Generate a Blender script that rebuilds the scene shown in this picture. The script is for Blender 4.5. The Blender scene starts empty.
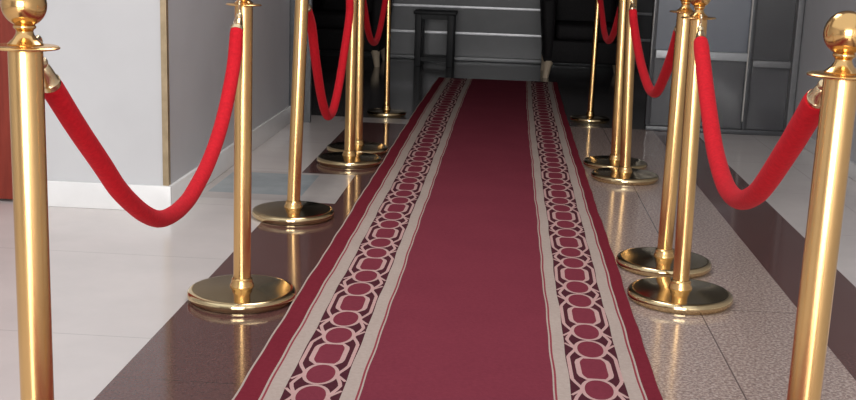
import bpy, bmesh, math, random
from mathutils import Vector, Matrix
random.seed(4)
scene = bpy.context.scene
COL = scene.collection
PI = math.pi

# ------------------------------------------------------------------ materials
def new_mat(name):
    m = bpy.data.materials.new(name); m.use_nodes = True
    nt = m.node_tree; b = nt.nodes['Principled BSDF']
    return m, nt, b

def N(nt, kind, **kw):
    n = nt.nodes.new(kind)
    for k, v in kw.items(): setattr(n, k, v)
    return n

def ramp(nt, fac, stops):
    r = N(nt, 'ShaderNodeValToRGB'); e = r.color_ramp.elements
    while len(e) < len(stops): e.new(0.5)
    for el, (p, c) in zip(e, stops): el.position = p; el.color = (*c, 1)
    nt.links.new(fac, r.inputs['Fac']); return r.outputs['Color']

def noise(nt, scale, detail=4, rough=.55, stretch=None):
    tc = N(nt, 'ShaderNodeTexCoord'); src = tc.outputs['Object']
    if stretch:
        mp = N(nt, 'ShaderNodeMapping'); mp.inputs['Scale'].default_value = stretch
        nt.links.new(src, mp.inputs['Vector']); src = mp.outputs['Vector']
    n = N(nt, 'ShaderNodeTexNoise'); n.inputs['Scale'].default_value = scale
    n.inputs['Detail'].default_value = detail; n.inputs['Roughness'].default_value = rough
    nt.links.new(src, n.inputs['Vector']); return n.outputs['Fac']

def bump(nt, b, h, strength, dist=.002):
    n = N(nt, 'ShaderNodeBump'); n.inputs['Strength'].default_value = strength
    n.inputs['Distance'].default_value = dist
    nt.links.new(h, n.inputs['Height']); nt.links.new(n.outputs['Normal'], b.inputs['Normal'])

def simple(name, c1, c2=None, scale=30, rough=.5, metal=0, spec=.5, bmp=0, coat=0, stretch=None, lo=.35, hi=.65):
    m, nt, b = new_mat(name)
    f = noise(nt, scale, stretch=stretch)
    if c2 is None: c2 = tuple(x*.9 for x in c1)
    nt.links.new(ramp(nt, f, [(lo, c1), (hi, c2)]), b.inputs['Base Color'])
    b.inputs['Roughness'].default_value = rough; b.inputs['Metallic'].default_value = metal
    b.inputs['Specular IOR Level'].default_value = spec; b.inputs['Coat Weight'].default_value = coat
    if bmp: bump(nt, b, f, bmp)
    return m

def tile_mat(name, c1, c2, joint, sx, sy, ox, oy, scale, rough, speck=None, jw=.0035, spec=.5, dist=True):
    """polished stone slabs with thin joints on a world grid (objects lie at the origin)"""
    m, nt, b = new_mat(name)
    f = noise(nt, scale, 6, .6)
    col = ramp(nt, f, [(.3, c1), (.7, c2)])
    if speck:
        f2 = noise(nt, speck[0], 3, .7)
        mx = N(nt, 'ShaderNodeMix', data_type='RGBA')
        nt.links.new(ramp(nt, f2, [(.46, (0, 0, 0)), (.6, (1, 1, 1))]), mx.inputs['Factor'])
        nt.links.new(col, mx.inputs['A']); mx.inputs['B'].default_value = (*speck[1], 1); col = mx.outputs['Result']
    tc = N(nt, 'ShaderNodeTexCoord'); sp = N(nt, 'ShaderNodeSeparateXYZ')
    nt.links.new(tc.outputs['Object'], sp.inputs['Vector'])
    outs = []
    for ax, s, o in (('X', sx, ox), ('Y', sy, oy)):
        if not s: continue
        a = N(nt, 'ShaderNodeMath', operation='SUBTRACT'); a.inputs[1].default_value = o
        nt.links.new(sp.outputs[ax], a.inputs[0])
        p = N(nt, 'ShaderNodeMath', operation='PINGPONG'); p.inputs[1].default_value = s/2
        nt.links.new(a.outputs[0], p.inputs[0])
        l = N(nt, 'ShaderNodeMath', operation='LESS_THAN'); l.inputs[1].default_value = jw/2
        nt.links.new(p.outputs[0], l.inputs[0]); outs.append(l.outputs[0])
    if outs:
        jf = outs[0]
        if len(outs) > 1:
            mm = N(nt, 'ShaderNodeMath', operation='MAXIMUM')
            nt.links.new(outs[0], mm.inputs[0]); nt.links.new(outs[1], mm.inputs[1]); jf = mm.outputs[0]
        mx = N(nt, 'ShaderNodeMix', data_type='RGBA')
        nt.links.new(jf, mx.inputs['Factor']); nt.links.new(col, mx.inputs['A'])
        mx.inputs['B'].default_value = (*joint, 1); col = mx.outputs['Result']
    nt.links.new(col, b.inputs['Base Color'])
    b.inputs['Roughness'].default_value = rough; b.inputs['Specular IOR Level'].default_value = spec
    return m

M = {}
M['white_tile'] = tile_mat('white_tile', (.66, .60, .575), (.58, .53, .51), (.44, .40, .385), 1.2, .8, -.895, 3.58, 2.5, .16)
M['cream_tile'] = simple('cream_tile', (.56, .51, .48), (.48, .44, .42), 5, .16)
M['slate_tile'] = simple('slate_tile', (.40, .44, .455), (.33, .365, .38), 6, .2)
M['brown_granite'] = tile_mat('brown_granite', (.115, .048, .043), (.085, .036, .033), (.04, .02, .018), 0, .8, 0, 4.1, 45, .1, (160, (.13, .065, .058)), jw=.003)
M['pink_granite'] = tile_mat('pink_granite', (.39, .28, .24), (.21, .15, .135), (.15, .11, .10), 1.2, 2.4, .607, 3.31, 75, .13, (120, (.52, .42, .37)), jw=.004)
M['grey_granite'] = tile_mat('grey_granite', (.10, .095, .098), (.072, .07, .073), (.04, .04, .04), .9, .9, .2, 7.1, 50, .12, (150, (.12, .11, .11)), jw=.004)
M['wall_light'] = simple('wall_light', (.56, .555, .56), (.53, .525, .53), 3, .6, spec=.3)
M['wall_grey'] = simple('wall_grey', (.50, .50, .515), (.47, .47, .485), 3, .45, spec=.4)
M['white_gloss'] = simple('white_gloss', (.80, .79, .78), (.76, .75, .74), 8, .25)
M['red_wood'] = simple('red_wood', (.24, .038, .024), (.18, .028, .018), 6, .45, spec=.2, stretch=(8, 8, .8))
M['charcoal_panel'] = simple('charcoal_panel', (.072, .072, .08), (.058, .058, .066), 4, .4)
M['silver'] = simple('silver', (.50, .50, .52), (.42, .42, .44), 20, .4, metal=.7)
M['dark_frame'] = simple('dark_frame', (.065, .067, .072), (.055, .056, .06), 20, .35, metal=.2)
M['mid_frame'] = simple('mid_frame', (.15, .15, .155), (.13, .13, .135), 20, .45)
M['pale_frame'] = simple('pale_frame', (.36, .37, .385), (.32, .33, .345), 20, .35, metal=.2)
M['pane_blue'] = simple('pane_blue', (.15, .162, .188), (.128, .14, .164), 2, .12)
M['pane_black'] = simple('pane_black', (.06, .06, .064), (.05, .05, .054), 2, .1)
M['pane_grey'] = simple('pane_grey', (.066, .066, .071), (.056, .056, .061), 2, .1)
M['pane_left'] = simple('pane_left', (.13, .14, .15), (.085, .09, .10), 7, .08)
M['ceiling_occluder'] = simple('ceiling_occluder', (.5, .49, .48), None, 4, .8)
M['black_leather'] = simple('black_leather', (.016, .014, .015), (.011, .010, .011), 60, .6, bmp=.15, spec=.12)
M['cream_wood'] = simple('cream_wood', (.62, .50, .37), (.54, .43, .31), 20, .4, stretch=(6, 6, 1))
M['black_wood'] = simple('black_wood', (.018, .019, .021), (.013, .013, .015), 20, .5, spec=.25)
# polished brass
def brass(name, c1, c2, rough):
    m, nt, b = new_mat(name)
    f = noise(nt, 5, 2, .5, (1, 1, .4))
    nt.links.new(ramp(nt, f, [(.3, c1), (.7, c2)]), b.inputs['Base Color'])
    f2 = noise(nt, 6, 2, .5, (1, 1, .4))
    r = N(nt, 'ShaderNodeMapRange'); r.inputs['To Min'].default_value = rough*.9; r.inputs['To Max'].default_value = rough*1.12
    nt.links.new(f2, r.inputs['Value']); nt.links.new(r.outputs['Result'], b.inputs['Roughness'])
    b.inputs['Metallic'].default_value = 1
    return m
M['brass'] = brass('brass', (.81, .51, .22), (.75, .46, .185), .24)
M['brass_base'] = brass('brass_base', (.76, .60, .35), (.68, .52, .29), .12)
M['brass_ball'] = brass('brass_ball', (.80, .50, .21), (.66, .38, .14), .17)
M['pale_brass'] = brass('pale_brass', (.82, .66, .43), (.74, .56, .34), .25)
M['edge_strip'] = simple('edge_strip', (.42, .40, .37), (.34, .32, .30), 20, .4)
M['brass_trim'] = simple('brass_trim', (.42, .32, .20), (.33, .25, .15), 20, .4, metal=.6)
# velvet
def velvet(name, c1, c2):
    m, nt, b = new_mat(name)
    f = noise(nt, 120, 4, .6)
    nt.links.new(ramp(nt, f, [(.3, c1), (.7, c2)]), b.inputs['Base Color'])
    b.inputs['Roughness'].default_value = .85; b.inputs['Specular IOR Level'].default_value = .15
    b.inputs['Sheen Weight'].default_value = .06; b.inputs['Sheen Roughness'].default_value = .4
    b.inputs['Sheen Tint'].default_value = (1, .35, .38, 1)
    bump(nt, b, f, .25, .001)
    return m
M['velvet'] = velvet('red_velvet', (.60, .012, .022), (.46, .008, .016))
def pile(name, c1, c2, sc=90):
    m, nt, b = new_mat(name)
    f = noise(nt, sc, 5, .65)
    g = noise(nt, 4, 3, .5)
    mx = N(nt, 'ShaderNodeMath', operation='MULTIPLY_ADD'); mx.inputs[1].default_value = .35; 
    nt.links.new(g, mx.inputs[0]); 
    s = N(nt, 'ShaderNodeMath', operation='MULTIPLY'); s.inputs[1].default_value = .65
    nt.links.new(f, s.inputs[0]); nt.links.new(s.outputs[0], mx.inputs[2])
    nt.links.new(ramp(nt, mx.outputs[0], [(.35, c1), (.65, c2)]), b.inputs['Base Color'])
    b.inputs['Roughness'].default_value = 1; b.inputs['Specular IOR Level'].default_value = 0
    b.inputs['Sheen Weight'].default_value = .0
    bump(nt, b, f, .4, .003)
    return m
M['c_field'] = pile('carpet_wine_red', (.215, .041, .060), (.18, .034, .051))
M['c_margin'] = pile('carpet_margin_red', (.20, .026, .040), (.165, .021, .033))
M['c_ground'] = pile('carpet_dark_maroon', (.088, .026, .034), (.07, .02, .028))
M['c_beige'] = pile('carpet_beige', (.47, .38, .335), (.40, .32, .28))
M['c_pink'] = pile('carpet_pale_pink', (.55, .345, .325), (.48, .295, .275))
M['c_line'] = pile('carpet_line_red', (.30, .06, .075), (.26, .05, .065))

# ------------------------------------------------------------------ mesh helpers
def link(name, bm, mats, parent=None, smooth=True):
    me = bpy.data.meshes.new(name)
    bmesh.ops.remove_doubles(bm, verts=bm.verts, dist=1e-6)
    bm.normal_update(); bm.to_mesh(me); bm.free()
    if not isinstance(mats, (list, tuple)): mats = [mats]
    for m in mats: me.materials.append(m)
    if smooth:
        for p in me.polygons: p.use_smooth = True
        try: me.set_sharp_from_angle(angle=math.radians(38))
        except Exception: pass
    o = bpy.data.objects.new(name, me); COL.objects.link(o)
    if parent: o.parent = parent
    return o

def box(bm, x0, x1, y0, y1, z0, z1, bev=0, mat=0):
    r = bmesh.ops.create_cube(bm, size=1)
    vs = r['verts']
    for v in vs:
        v.co = Vector(((x0+x1)/2+v.co.x*(x1-x0), (y0+y1)/2+v.co.y*(y1-y0), (z0+z1)/2+v.co.z*(z1-z0)))
    fs = {f for v in vs for f in v.link_faces}
    if bev:
        es = list({e for v in vs for e in v.link_edges})
        rb = bmesh.ops.bevel(bm, geom=es, offset=bev, segments=3, affect='EDGES', profile=.5)
        fs = set(rb['faces']) | {f for f in fs if f.is_valid}
    for f in fs:
        if f.is_valid: f.material_index = mat

def lathe(bm, prof, seg=48, M4=None):
    rings = []
    for r, z in prof:
        if r < 1e-6: rings.append([bm.verts.new((0, 0, z))])
        else: rings.append([bm.verts.new((r*math.cos(2*PI*i/seg), r*math.sin(2*PI*i/seg), z)) for i in range(seg)])
    for a, b in zip(rings, rings[1:]):
        for i in range(seg):
            j = (i+1) % seg
            if len(a) == 1 and len(b) == 1: continue
            if len(a) == 1: bm.faces.new((a[0], b[j], b[i]))
            elif len(b) == 1: bm.faces.new((a[i], a[j], b[0]))
            else: bm.faces.new((a[i], a[j], b[j], b[i]))
    if len(rings[0]) > 1: bm.faces.new(list(reversed(rings[0])))
    if len(rings[-1]) > 1: bm.faces.new(rings[-1])
    if M4 is not None:
        for ring in rings:
            for v in ring: v.co = M4 @ v.co

def tube(bm, pts, radii, seg=20, closed=False):
    pts = [Vector(p) for p in pts]; n = len(pts)
    if not isinstance(radii, (list, tuple)): radii = [radii]*n
    rings = []; up = None
    for i, p in enumerate(pts):
        a = pts[(i-1) % n] if (closed or i) else p
        b = pts[(i+1) % n] if (closed or i < n-1) else p
        t = (b-a).normalized()
        if up is None:
            up = Vector((1, 0, 0)) if abs(t.x) < .8 else Vector((0, 0, 1))
        s = t.cross(up).normalized(); up = s.cross(t).normalized()
        rings.append([bm.verts.new(p + radii[i]*(math.cos(2*PI*k/seg)*s + math.sin(2*PI*k/seg)*up)) for k in range(seg)])
    m = n if closed else n-1
    for i in range(m):
        a, b = rings[i], rings[(i+1) % n]
        for k in range(seg):
            j = (k+1) % seg
            bm.faces.new((a[k], b[k], b[j], a[j]))
    if not closed:
        bm.faces.new(rings[0]); bm.faces.new(list(reversed(rings[-1])))
    bmesh.ops.recalc_face_normals(bm, faces=bm.faces)

def tag(o, label, cat, group=None):
    o['label'] = label; o['category'] = cat
    if group: o['group'] = group
    return o
def thing(name, label, cat, loc, group=None):
    o = bpy.data.objects.new(name, None); o.empty_display_size = .1
    COL.objects.link(o); o.location = loc
    return tag(o, label, cat, group)
def struct(o):
    if not o.parent: o['kind'] = 'structure'
    return o

# ------------------------------------------------------------------ floor: stone lanes meeting edge to edge
bm = bmesh.new()
FM = ['white_tile', 'brown_granite', 'pink_granite', 'grey_granite', 'cream_tile', 'slate_tile']
def quad(m, x0, x1, y0, y1):
    f = bm.faces.new([bm.verts.new((x, y, 0)) for x, y in ((x0, y0), (x1, y0), (x1, y1), (x0, y1))])
    f.material_index = FM.index(m)
NEAR, DOORLINE, FAR = -3.0, 7.0, 11.3
XL, XB0, XB1, XR0, XR1, XR2, XR = -4.5, -.897, -.40, .20, .912, 1.165, 3.5
quad('white_tile', XL, XB0, NEAR, 4.50)
quad('brown_granite', XB0, XB1, NEAR, 4.50)
# light cross band with a blue-grey slab let into it
quad('cream_tile', XL, -1.235, 4.50, 5.12)
quad('cream_tile', -1.235, -.835, 4.50, 4.62)
quad('cream_tile', -1.235, -.835, 5.08, 5.12)
quad('slate_tile', -1.235, -.835, 4.62, 5.08)
quad('cream_tile', -.835, -.675, 4.50, 5.12)
quad('brown_granite', -.675, XB1, 4.50, 5.12)
quad('white_tile', XL, -.925, 5.12, 6.80)
quad('brown_granite', -.925, XB1, 5.12, 6.80)
quad('white_tile', XL, -1.00, 6.80, DOORLINE)
quad('cream_tile', -1.00, XB1, 6.80, DOORLINE)
quad('grey_granite', XB1, XR0, NEAR, DOORLINE)
quad('pink_granite', XR0, XR1, NEAR, DOORLINE)
quad('brown_granite', XR1, XR2, NEAR, DOORLINE)
quad('white_tile', XR2, XR, NEAR, DOORLINE)
quad('grey_granite', XL, XR, DOORLINE, FAR)
struct(link('floor', bm, [M[k] for k in FM], smooth=False))

# ------------------------------------------------------------------ the setting
def sbox(name, mat, *dims, bev=0, parent=None):
    b = bmesh.new(); box(b, *dims, bev=bev)
    return struct(link(name, b, M[mat], parent))
ZC = 2.9
# left pier: light front face, grey side
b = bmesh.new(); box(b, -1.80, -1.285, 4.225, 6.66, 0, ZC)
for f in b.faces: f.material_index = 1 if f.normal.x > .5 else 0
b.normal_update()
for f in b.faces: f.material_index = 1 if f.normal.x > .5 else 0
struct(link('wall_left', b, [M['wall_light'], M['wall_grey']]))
b = bmesh.new()
box(b, -1.80, -1.270, 4.205, 4.225, 0, .102, .003); box(b, -1.285, -1.270, 4.225, 6.655, 0, .102, .003)
struct(link('baseboard_left', b, M['white_gloss']))
b = bmesh.new()
box(b, -1.304, -1.281, 4.219, 4.2248, .102, ZC); box(b, -1.2848, -1.281, 4.2248, 4.245, .102, ZC)
struct(link('trim_1', b, M['brass_trim']))
# reddish timber door beside the pier
d = sbox('door_1', 'red_wood', -2.75, -1.835, 4.25, 4.30, .01, 2.15, bev=.004)
b = bmesh.new()
box(b, -2.62, -1.965, 4.238, 4.25, .18, .95, .006); box(b, -2.62, -1.965, 4.238, 4.25, 1.1, 2.0, .006)
link('door_panel', b, M['red_wood'], d)
b = bmesh.new(); tube(b, [(-1.90, 4.25, 1.02), (-1.90, 4.20, 1.02), (-2.02, 4.195, 1.02)], .01, 12)
link('door_handle', b, M['pale_brass'], d)
b = bmesh.new(); box(b, -1.835, -1.80, 4.23, 4.33, 0, 2.2); box(b, -2.79, -2.75, 4.23, 4.33, 0, 2.2); box(b, -2.79, -1.80, 4.23, 4.33, 2.15, 2.22)
struct(link('trim_2', b, M['red_wood']))
b = bmesh.new(); box(b, XL, -2.79, 4.25, 4.40, 0, ZC); box(b, -2.79, -1.80, 4.25, 4.40, 2.22, ZC)
struct(link('wall_front', b, M['wall_light']))
# glass side light at the end of the pier
fr = bpy.data.objects.new('window_1', None); COL.objects.link(fr); fr.location = (-1.33, 6.7, 0); fr['kind'] = 'structure'
def wpart(root, name, mat, dims_list, bev=0):
    b = bmesh.new()
    L = root.location
    for d in dims_list: box(b, d[0]-L.x, d[1]-L.x, d[2]-L.y, d[3]-L.y, d[4]-L.z, d[5]-L.z, bev)
    return link(name, b, M[mat], root)
wpart(fr, 'window_frame', 'dark_frame', [(-1.372, -1.330, 6.665, 6.74, 0, 2.6), (-1.330, -1.19, 6.68, 6.72, 0, .05), (-1.19, -1.16, 6.68, 6.72, 0, 2.6), (-1.372, -1.16, 6.665, 6.74, 2.6, 2.66)])
wpart(fr, 'bright_edge', 'silver', [(-1.330, -1.324, 6.672, 6.68, .05, 2.6)])
wpart(fr, 'pane', 'pane_left', [(-1.330, -1.19, 6.695, 6.705, .05, 2.6)])
# dark glazed screen on the right
sc = bpy.data.objects.new('window_2', None); COL.objects.link(sc); sc.location = (1.3, 7.0, 0); sc['kind'] = 'structure'
wpart(sc, 'window_frame', 'dark_frame', [(1.447, 1.475, 6.985, 7.05, 0, 2.6), (.865, 1.78, 6.97, 7.05, 0, .03), (.865, 1.78, 6.98, 7.05, 2.55, 2.62)], .003)
wpart(sc, 'window_post', 'pane_grey', [(.865, .895, 7.00, 7.05, .03, 2.6)], .003)
wpart(sc, 'window_post', 'mid_frame', [(1.70, 1.735, 6.93, 7.05, 0, 2.6)], .003)
wpart(sc, 'crossbar', 'pale_frame', [(.895, 1.44, 6.97, 7.04, .443, .493)], .003)
wpart(sc, 'crossbar', 'mid_frame', [(1.475, 1.70, 6.97, 7.04, .412, .452)], .003)
wpart(sc, 'bright_edge', 'edge_strip', [(1.440, 1.447, 6.972, 6.99, .08, 2.55)])
wpart(sc, 'pane', 'pane_blue', [(.895, 1.452, 7.005, 7.02, .493, 2.55)])
wpart(sc, 'pane', 'pane_grey', [(.895, 1.452, 7.005, 7.02, .03, .443)])
wpart(sc, 'pane', 'pane_black', [(1.475, 1.70, 7.005, 7.02, .452, 2.55)])
wpart(sc, 'pane', 'pane_grey', [(1.475, 1.70, 7.005, 7.02, .03, .412)])
# right wall
sbox('wall_right', 'wall_grey', 1.742, 1.90, 2.6, 7.05, 0, ZC)
sbox('baseboard_right', 'white_gloss', 1.718, 1.742, 2.6, 6.93, 0, .075, bev=.003)
# unseen walls added past the viewer; they narrow the daylight mirrored in the brass
b = bmesh.new(); box(b, 1.742, 1.90, -3.3, 2.6, 0, ZC); struct(link('wall_added_right', b, M['wall_grey']))
b = bmesh.new(); box(b, XL-.1, XL, -3.3, 4.25, 0, ZC); struct(link('wall_added_left', b, M['wall_grey']))
b = bmesh.new(); box(b, XL-.1, -1.7, -3.45, -3.3, 0, ZC); box(b, 1.2, 1.90, -3.45, -3.3, 0, ZC); box(b, -1.7, 1.2, -3.45, -3.3, 2.6, ZC)
struct(link('wall_added_entrance', b, M['wall_grey']))
# far room
sbox('wall_back', 'charcoal_panel', XL, XR, 11.15, 11.30, 0, ZC)
b = bmesh.new()
for z in (.256, .506, .756, 1.006, 1.256): box(b, -3.2, 3.2, 11.13, 11.15, z, z+.028, .003)
struct(link('trim_3', b, M['silver']))
sbox('baseboard_back', 'dark_frame', XL, XR, 11.12, 11.15, 0, .045, bev=.004)
sbox('wall_far_left', 'charcoal_panel', XL-.1, XL, 4.3, 11.3, 0, ZC)
sbox('wall_far_right', 'charcoal_panel', XR, XR+.1, 7.0, 11.3, 0, ZC)
b = bmesh.new(); box(b, 1.90, XR, 6.98, 7.05, 0, ZC); struct(link('wall_screen', b, M['wall_grey']))
b = bmesh.new(); box(b, XL, XR, 3.0, 11.3, ZC, ZC+.1); struct(link('ceiling_occluder', b, M['ceiling_occluder']))  # unseen, added to shade the far room; open to sky near the viewer

# ------------------------------------------------------------------ the runner carpet (one mesh)
CX = -.08
Y0, Y1, ZT = -.6, 9.46, .009
CM = ['c_margin', 'c_line', 'c_beige', 'c_ground', 'c_field', 'c_pink']
cols = [(-.588, 'c_beige'), (-.583, 'c_margin'), (-.530, 'c_beige'), (-.5245, 'c_line'), (-.5195, 'c_beige'), (-.481, 'c_ground'), (-.345, 'c_beige'), (-.310, 'c_line'), (-.305, 'c_beige'), (-.301, 'c_field'),
        (.146, 'c_beige'), (.150, 'c_line'), (.155, 'c_beige'), (.187, 'c_ground'), (.321, 'c_beige'), (.354, 'c_line'), (.359, 'c_beige'), (.364, 'c_margin'), (.401, None)]
def wav(u, y):
    # the woven edges wander a little and the far end lies slightly skewed
    e = abs(u-CX)
    k = .0022*math.sin(7.3*y+u*6)*math.sin(2.9*y+1) + .0010*math.sin(23*y+u*18)
    far = max(0, (y-6.5)/3)
    return u + k + .022*far*far
bm = bmesh.new()
ny = 220
grid = []
for i in range(ny+1):
    y = Y0+(Y1-Y0)*i/ny
    zz = ZT + .0012*math.sin(3.1*y)*math.sin(1.3*y)
    grid.append([bm.verts.new((wav(u, y), y, zz)) for u, _ in cols])
for i in range(ny):
    for j in range(len(cols)-1):
        f = bm.faces.new((grid[i][j], grid[i][j+1], grid[i+1][j+1], grid[i+1][j])); f.material_index = CM.index(cols[j][1])
def skirt(a, b_):
    va = bm.verts.new((a.co.x, a.co.y, 0.0005)); vb = bm.verts.new((b_.co.x, b_.co.y, 0.0005))
    f = bm.faces.new((a, va, vb, b_)); f.material_index = 0
for i in range(ny):
    skirt(grid[i][0], grid[i+1][0]); skirt(grid[i+1][-1], grid[i][-1])
for j in range(len(cols)-1):
    skirt(grid[0][j+1], grid[0][j]); skirt(grid[-1][j], grid[-1][j+1])
PER = .43
def wx(cu, x, y): return wav(cu, y) + x
def ztop(y): return ZT + .0012*math.sin(3.1*y)*math.sin(1.3*y)
def ribbon(pts, w, cu, mat, dz):
    n = len(pts); L = []; R = []
    for i in range(n):
        a = pts[max(i-1, 0)]; c = pts[min(i+1, n-1)]
        if pts[0] == pts[-1]:
            a = pts[(i-1) % (n-1)]; c = pts[(i+1) % (n-1)]
        tx, ty = c[0]-a[0], c[1]-a[1]; l = math.hypot(tx, ty) or 1
        ww = w if not callable(w) else w(tx/l, ty/l)
        nx, nyy = -ty/l*ww/2, tx/l*ww/2
        x, y = pts[i]
        L.append(bm.verts.new((wx(cu, x+nx, y+nyy), y+nyy, ztop(y)+dz))); R.append(bm.verts.new((wx(cu, x-nx, y-nyy), y-nyy, ztop(y)+dz)))
    for i in range(n-1):
        f = bm.faces.new((R[i], R[i+1], L[i+1], L[i])); f.material_index = CM.index(mat)
def fill(pts, cu, mat, dz):
    f = bm.faces.new([bm.verts.new((wx(cu, x, y), y, ztop(y)+dz)) for x, y in pts]); f.material_index = CM.index(mat)
def superell(cx, cy, a, b_, n, e):
    out = []
    for i in range(n):
        t = 2*PI*i/n; c, s = math.cos(t), math.sin(t)
        out.append((cx+a*math.copysign(abs(c)**e, c), cy+b_*math.copysign(abs(s)**e, s)))
    return out
for cu in (-.413, .254):
    k = -9
    while True:
        yc = 2.717 + k*PER; k += 1
        if yc < Y0+.25: continue
        if yc > Y1-.12: break
        # cartouche with cut corners
        a, bb = .039, .076
        oc = [(x, yc+y) for x, y in ((-a, -.040), (-a, .040), (-.036, .056), (-.024, bb), (.024, bb), (.036, .056), (a, .040), (a, -.040), (.036, -.056), (.024, -bb), (-.024, -bb), (-.036, -.056))]
        fill(list(reversed(oc)), cu, 'c_field', .0004)
        oc2 = oc+[oc[0]]
        ribbon(oc2, lambda tx, ty: .013 if abs(ty) > .9 else .011, cu, 'c_pink', .0008)
        for dy in (.1435, .2865):
            if yc+dy+.06 > Y1: continue
            e = superell(0, yc+dy, .039, .067, 30, .95)
            fill(e, cu, 'c_field', .0004)
            ribbon(e+[e[0]], .0095, cu, 'c_pink', .0008)
        # lacing lines at both sides
        for sgn in (-1, 1):
            kp = [(.0605, -.078), (.0605, .078), (.055, .098), (.041, .135), (.041, .152), (.054, .195), (.058, .215), (.054, .235), (.041, .278), (.041, .295), (.055, .332), (.0605, .352)]
            pts = [(sgn*x, yc+y) for x, y in kp if yc+y < Y1-.005]
            ribbon(pts, .0095, cu, 'c_pink', .0006)
            # small spur running out to the beige edge beside each ring
            for dy, d2 in ((.146, -.03), (.284, .03)):
                if yc+dy < Y1-.05:
                    ribbon([(sgn*.041, yc+dy), (sgn*.066, yc+dy-d2*1.3)], .008, cu, 'c_pink', .0005)
carpet = link('carpet_runner', bm, [M[k] for k in CM], smooth=False)
tag(carpet, 'long wine-red runner carpet with ringed beige borders lying down the middle of the floor', 'carpet')

# ------------------------------------------------------------------ rope stanchions
def stanchion_parts(rb, rp, s=1.0):
    parts = {}
    b = bmesh.new()
    lathe(b, [(0, .001), (rb-.008, .001), (rb-.007, .006), (rb-.001, .007), (rb+.002, .012), (rb+.002, .022), (rb-.001, .028), (rb-.007, .0315), (rb-.015, .032), (rb-.05, .034), (rp+.03, .038), (rp+.008, .040), (0, .040)], 72)
    parts['base'] = (b, 'brass_base')
    b = bmesh.new(); lathe(b, [(rp+.010, .0385), (rp+.010, .044), (rp+.006, .050), (rp+.005, .062), (rp+.001, .066), (rp+.0005, .04)], 48)
    parts['collar'] = (b, 'brass')
    b = bmesh.new(); lathe(b, [(0, .039), (rp, .039), (rp, .848), (rp*.97, .853), (0, .853)], 64)
    parts['pole'] = (b, 'brass')
    q = .049*s
    b = bmesh.new(); lathe(b, [(0, .853), (q-.008, .853), (q, .8545), (q+.001, .8565), (q-.002, .859), (rp+.004, .860), (0, .8605)], 56)
    parts['rope_plate'] = (b, 'brass')
    b = bmesh.new()
    pr = [(0, .8595), (.0255, .8595), (.0262, .862), (.023, .8645), (.0165, .870), (.0130, .876), (.0122, .880), (.0135, .8825), (.0160, .8845), (.0165, .8865), (.0158, .8885), (.0145, .8892)]
    c, R = .9185, .0328
    a0 = math.asin(.0145/R)
    for i in range(17):
        a = a0 + (PI-a0)*i/16
        pr.append((R*math.sin(a) if i < 16 else 0, c - R*math.cos(a)))
    lathe(b, [(r*s, z) for r, z in pr], 48)
    parts['finial'] = (b, 'brass_ball')
    return parts
protos = {}
def stanchion(x, y, lean, label, slim=False, z=0):
    t = thing('rope_stanchion', label, 'stanchion', (x, y, 0), 'brass rope stanchions')
    if slim not in protos:
        protos[slim] = {}
        for k, (b, m) in (stanchion_parts(.124, .0185, .85) if slim else stanchion_parts(.157, .0252)).items():
            o = link(k, b, M[m], t); protos[slim][k] = o; o.location.z = z if k in ('base', 'collar') else 0
    else:
        for k, o0 in protos[slim].items():
            o = o0.copy(); COL.objects.link(o); o.parent = t; o.location.z = z if k in ('base', 'collar') else 0
    for o in t.children:
        if o.name.split('.')[0] in ('pole', 'rope_plate', 'finial', 'collar'):
            o.matrix_parent_inverse = Matrix.Translation((0, 0, .03)) @ Matrix.Rotation(lean, 4, 'Y') @ Matrix.Translation((0, 0, -.03))
    return t
POSTS = {
 'L1': (-.718, 1.642, .0075, 'nearest brass stanchion on the left, large ball top, in front of the red timber door', False),
 'L2': (-0.746, 3.165, .0074, 'brass stanchion on the dark border before the light wall, left of the carpet', False),
 'L3': (-0.797, 4.235, .0327, 'leaning brass stanchion standing by the blue-grey floor slab, left of the carpet', False),
 'L4': (-0.745, 5.420, .0026, 'front one of two nearly overlapping brass stanchions left of the carpet', False),
 'L5': (-0.749, 5.752, -.0060, 'rear one of two nearly overlapping brass stanchions left of the carpet', False),
 'L6': (-.749, 7.137, -.0080, 'slim farthest brass stanchion on the left, beside the far end of the carpet', True),
 'R1': (.487, 1.713, .0070, 'nearest brass stanchion on the right, ball top beside the grey wall', False),
 'R2': (0.562, 3.385, -.0150, 'front brass stanchion of the close pair right of the carpet, round base on pink granite', False),
 'R3': (0.562, 3.765, .0053, 'brass stanchion standing just behind the front one of the pair right of the carpet', False),
 'R4': (0.581, 5.325, -.0323, 'front one of the two middle-distance brass stanchions right of the carpet', False),
 'R5': (0.566, 5.655, -.0168, 'rear one of the two middle-distance brass stanchions right of the carpet', False),
 'R6': (.546, 7.265, .0064, 'slim far brass stanchion right of the carpet, in front of the black armchair', True),
}
for k, (x, y, l, lab, slim) in POSTS.items(): stanchion(x, y, l, lab, slim, 
              .0105 if k in ('L1', 'R1') else 0)    # these feet stand partly on the carpet
def top(k, z=.857):
    x, y, l = POSTS[k][:3]
    return Vector((x + math.sin(l)*(z-.03), y, z))

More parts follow.
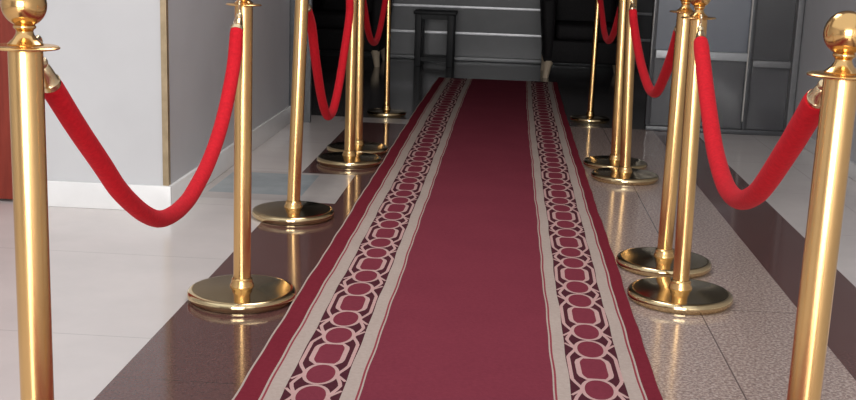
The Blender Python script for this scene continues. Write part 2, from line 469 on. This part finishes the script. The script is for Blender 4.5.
def spline(P, n):
    # Catmull-Rom through the measured sag
    P = [Vector(p) for p in P]; P = [2*P[0]-P[1]] + P + [2*P[-1]-P[-2]]
    out = []
    for i in range(1, len(P)-2):
        for k in range(n):
            t = k/n
            a, b, c, d = P[i-1:i+3]
            out.append(.5*((2*b)+(c-a)*t+(2*a-5*b+4*c-d)*t*t+(3*b-a-3*c+d)*t**3))
    out.append(P[-2]); return out
def velvet_rope(a, b, mids, label, r=.0185, rpl=.046, bow=0, e1=(.056, -.024, .088, -.064), e2=(.056, -.024, .088, -.064)):
    A, B = top(a), top(b)
    dirv = Vector((B.x-A.x, B.y-A.y, 0)).normalized()
    Z = lambda q: Vector((0, 0, q))
    EA, SA = A+dirv*e1[0]+Z(e1[1]), A+dirv*e1[2]+Z(e1[3])      # tip of the brass cap, start of the velvet
    EB, SB = B-dirv*e2[0]+Z(e2[1]), B-dirv*e2[2]+Z(e2[3])
    pts = [SA]
    for y, z in mids:
        t = (y-A.y)/(B.y-A.y); pts.append(Vector((A.x+(B.x-A.x)*t+bow*math.sin(PI*t), y, z)))
    pts.append(SB)
    P = spline(pts, 9)
    root = thing('velvet_rope', label, 'rope', P[len(P)//2], 'red velvet ropes')
    O = root.location.copy()
    bm = bmesh.new(); n = len(P)
    rad = [r*(.93 if i in (0, n-1) else 1) for i in range(n)]
    tube(bm, [p-O for p in P], rad, 24)
    link('rope', bm, M['velvet'], root)
    for S, E, T, sg in ((SA, EA, A, 1), (SB, EB, B, -1)):
        z = (E-S).normalized()
        q = z.to_track_quat('Z', 'Y').to_matrix().to_4x4()
        bm = bmesh.new()
        Lc = (E-S).length
        rc = min(r, .0172)
        lathe(bm, [(0, -.004), (rc*1.0, -.004), (rc*1.04, .000), (rc*1.04, .006), (rc*.86, .009), (rc*.74, Lc*.45), (rc*.58, Lc*.68), (rc*.40, Lc*.74), (rc*.52, Lc*.82), (rc*.56, Lc*.9), (rc*.46, Lc*.98), (0, Lc+.003)], 28, Matrix.Translation(S-O) @ q)
        cap = link('end_cap', bm, M['pale_brass'], root)
        # snap hook from the cap up over the rim of the rope plate
        rim = T + dirv*sg*(rpl-.004)
        rim.z = T.z
        h = [E-z*.004, E.lerp(rim, .3)+Vector((0, 0, .002)), Vector((rim.x+dirv.x*sg*.016, rim.y+dirv.y*sg*.016, rim.z+.002)),
             Vector((rim.x+dirv.x*sg*.010, rim.y+dirv.y*sg*.010, rim.z+.010)), Vector((rim.x, rim.y, rim.z+.0085)), Vector((rim.x-dirv.x*sg*.004, rim.y-dirv.y*sg*.004, rim.z+.0045))]
        bm = bmesh.new(); tube(bm, [p-O for p in spline(h, 5)], .0036, 10)
        link('hook', bm, M['pale_brass'], cap)
    return root
velvet_rope('L1', 'L2', [(1.845, .705), (1.964, .62), (2.045, .561), (2.133, .511), (2.22, .470), (2.31, .440), (2.40, .427), (2.50, .426), (2.60, .440), (2.763, .490), (2.907, .572), (3.028, .690)],
            'red velvet rope sagging nearest on the left, before the light wall')
velvet_rope('R1', 'R2', [(1.93, .752), (2.024, .695), (2.211, .590), (2.33, .543), (2.444, .514), (2.55, .502), (2.657, .505), (2.78, .530), (2.904, .573), (3.107, .678)],
            'bright red velvet rope sagging nearest on the right, before the dark glazed screen', .0215, e1=(.100, -.022, .133, -.052))
velvet_rope('L3', 'L4', [(4.42, .72), (4.512, .582), (4.65, .415), (4.77, .328), (4.86, .314), (4.95, .335), (5.08, .43), (5.237, .60), (5.33, .72)],
            'red velvet rope hanging in a deep loop behind the leaning stanchion, left of the carpet')
velvet_rope('R4', 'R3', [(5.20, .745), (5.05, .66), (4.867, .583), (4.65, .527), (4.50, .513), (4.35, .530), (4.17, .608), (4.00, .70)],
            'red velvet rope in a narrow loop behind the close stanchion pair on the right', bow=.012)
velvet_rope('L5', 'L6', [(5.93, .74), (6.08, .63), (6.25, .545), (6.434, .510), (6.60, .530), (6.80, .62), (6.98, .74)],
            'farthest red velvet rope on the left, hanging before the black armchair', .017)
velvet_rope('R5', 'R6', [(5.82, .755), (6.02, .655), (6.258, .588), (6.45, .578), (6.65, .605), (6.88, .685), (7.10, .77)],
            'farthest red velvet rope on the right, small loop before the black armchair', .017)

# ------------------------------------------------------------------ black armchairs with pale tapered legs
def armchair(x, y, label, first=None):
    t = thing('armchair', label, 'armchair', (x, y, 0), 'black armchairs at the back')
    if first:
        for ch in first.children:
            o = ch.copy(); COL.objects.link(o); o.parent = t
        return t
    W, D = .40, .40
    b = bmesh.new(); box(b, -W+.04, W-.04, -D+.01, D-.06, .135, .33, .02); link('seat_frame', b, M['black_leather'], t)
    b = bmesh.new(); box(b, -W+.135, W-.135, -D-.005, D-.16, .331, .47, .035); link('seat_cushion', b, M['black_leather'], t)
    b = bmesh.new(); box(b, -W+.12, W-.12, D-.20, D, .30, .92, .05)
    link('backrest', b, M['black_leather'], t)
    for s in (-1, 1):
        b = bmesh.new(); x0, x1 = sorted((s*(W-.125), s*W)); box(b, x0, x1, -D, D-.02, .155, .68, .035)
        for v in b.verts:
            k = max(0, .40-v.co.z)/.25                     # arms draw in towards the foot
            v.co.x -= s*.05*k*(1 if abs(v.co.x) > W-.05 else 0)
        link('armrest', b, M['black_leather'], t)
    for sx in (-1, 1):
        for sy in (-1, 1):
            b = bmesh.new(); lathe(b, [(0, 0), (.025, 0), (.026, .004), (.033, .09), (.046, .150), (0, .150)], 20)
            for v in b.verts:
                v.co.x += sx*(W-.085+.02*(1-v.co.z/.15)); v.co.y += sy*(D-.07) - .02
            link('leg', b, M['cream_wood'], t)
    return t
a0 = armchair(.672, 10.22, 'black armchair with a pale tapered leg at the far right end of the carpet')
armchair(-1.505, 10.58, 'black armchair with a pale tapered leg behind the left-hand ropes', a0)

# ------------------------------------------------------------------ small dark side table
t = thing('side_table', 'small black four-legged side table standing before the striped back wall', 'table', (-.675, 10.60, 0))
b = bmesh.new(); box(b, -.195, .195, -.18, .18, .475, .505, .005); link('table_top', b, M['black_wood'], t)
b = bmesh.new()
box(b, -.15, .15, -.165, -.145, .43, .475); box(b, -.15, .15, .145, .165, .43, .475)
box(b, -.165, -.145, -.145, .145, .43, .475); box(b, .145, .165, -.145, .145, .43, .475)
link('apron', b, M['black_wood'], t)
for sx in (-1, 1):
    for sy in (-1, 1):
        b = bmesh.new(); x0, x1 = sorted((sx*.118, sx*.178)); y0, y1 = sorted((sy*.115, sy*.175))
        box(b, x0, x1, y0, y1, 0, .475, .004); link('leg', b, M['black_wood'], t)
for yy in (-.165, .145):
    b = bmesh.new(); box(b, -.12, .12, yy, yy+.02, .05, .085); link('stretcher', b, M['black_wood'], t)

# ------------------------------------------------------------------ daylight from the open entrance side
w = bpy.data.worlds.new('World'); scene.world = w; w.use_nodes = True
nt = w.node_tree; bg = nt.nodes['Background']
tc = N(nt, 'ShaderNodeTexCoord'); sp = N(nt, 'ShaderNodeSeparateXYZ'); nt.links.new(tc.outputs['Generated'], sp.inputs[0])
mr = N(nt, 'ShaderNodeMapRange'); mr.inputs['From Min'].default_value = -.15; mr.inputs['From Max'].default_value = .5
nt.links.new(sp.outputs['Z'], mr.inputs['Value'])
nt.links.new(ramp(nt, mr.outputs['Result'], [(0, (.25, .22, .20)), (.25, (.75, .76, .78)), (1, (.95, 1, 1.06))]), bg.inputs['Color'])
bg.inputs['Strength'].default_value = .95
def area(name, loc, target, sx, sy, power, col=(1, 1, 1)):
    l = bpy.data.lights.new(name, 'AREA'); l.shape = 'RECTANGLE'; l.size = sx; l.size_y = sy; l.energy = power; l.color = col
    o = bpy.data.objects.new(name, l); COL.objects.link(o); o.location = loc
    o.rotation_euler = (Vector(target)-Vector(loc)).to_track_quat('-Z', 'Y').to_euler(); return o
area('entrance_daylight', (-.2, -3.25, 1.4), (-.2, 4, .4), 2.6, 2.3, 260, (1, .985, .96))

area('ceiling_fill', (-.5, 3.7, 2.86), (-.9, 3.7, 0), 1.6, 1.2, 38, (1, .97, .94))  # added fill, no lamp seen: brightens the side walls and floor
# ------------------------------------------------------------------ camera
cam = bpy.data.cameras.new('camera'); co = bpy.data.objects.new('camera', cam); COL.objects.link(co)
F, PITCH, ROLL, YAW, H = 1134.54, .21323, .034195, .06509, 1.01077
fw0 = Vector((-math.sin(YAW), math.cos(YAW), 0)); r0 = Vector((math.cos(YAW), math.sin(YAW), 0)); up = Vector((0, 0, 1))
fw = fw0*math.cos(PITCH)-up*math.sin(PITCH); u0 = up*math.cos(PITCH)+fw0*math.sin(PITCH)
rt = r0*math.cos(ROLL)+u0*math.sin(ROLL); uu = -r0*math.sin(ROLL)+u0*math.cos(ROLL)
m4 = Matrix((rt, uu, -fw)).transposed().to_4x4(); m4.translation = (0, 0, H)
co.matrix_world = m4
cam.sensor_fit = 'HORIZONTAL'; cam.sensor_width = 36; cam.lens = F/856*36; cam.clip_start = .05
scene.camera = co
vs = scene.view_settings
vs.view_transform = 'Standard'; vs.look = 'None'; vs.gamma = 1; vs.use_curve_mapping = False; vs.exposure = .15
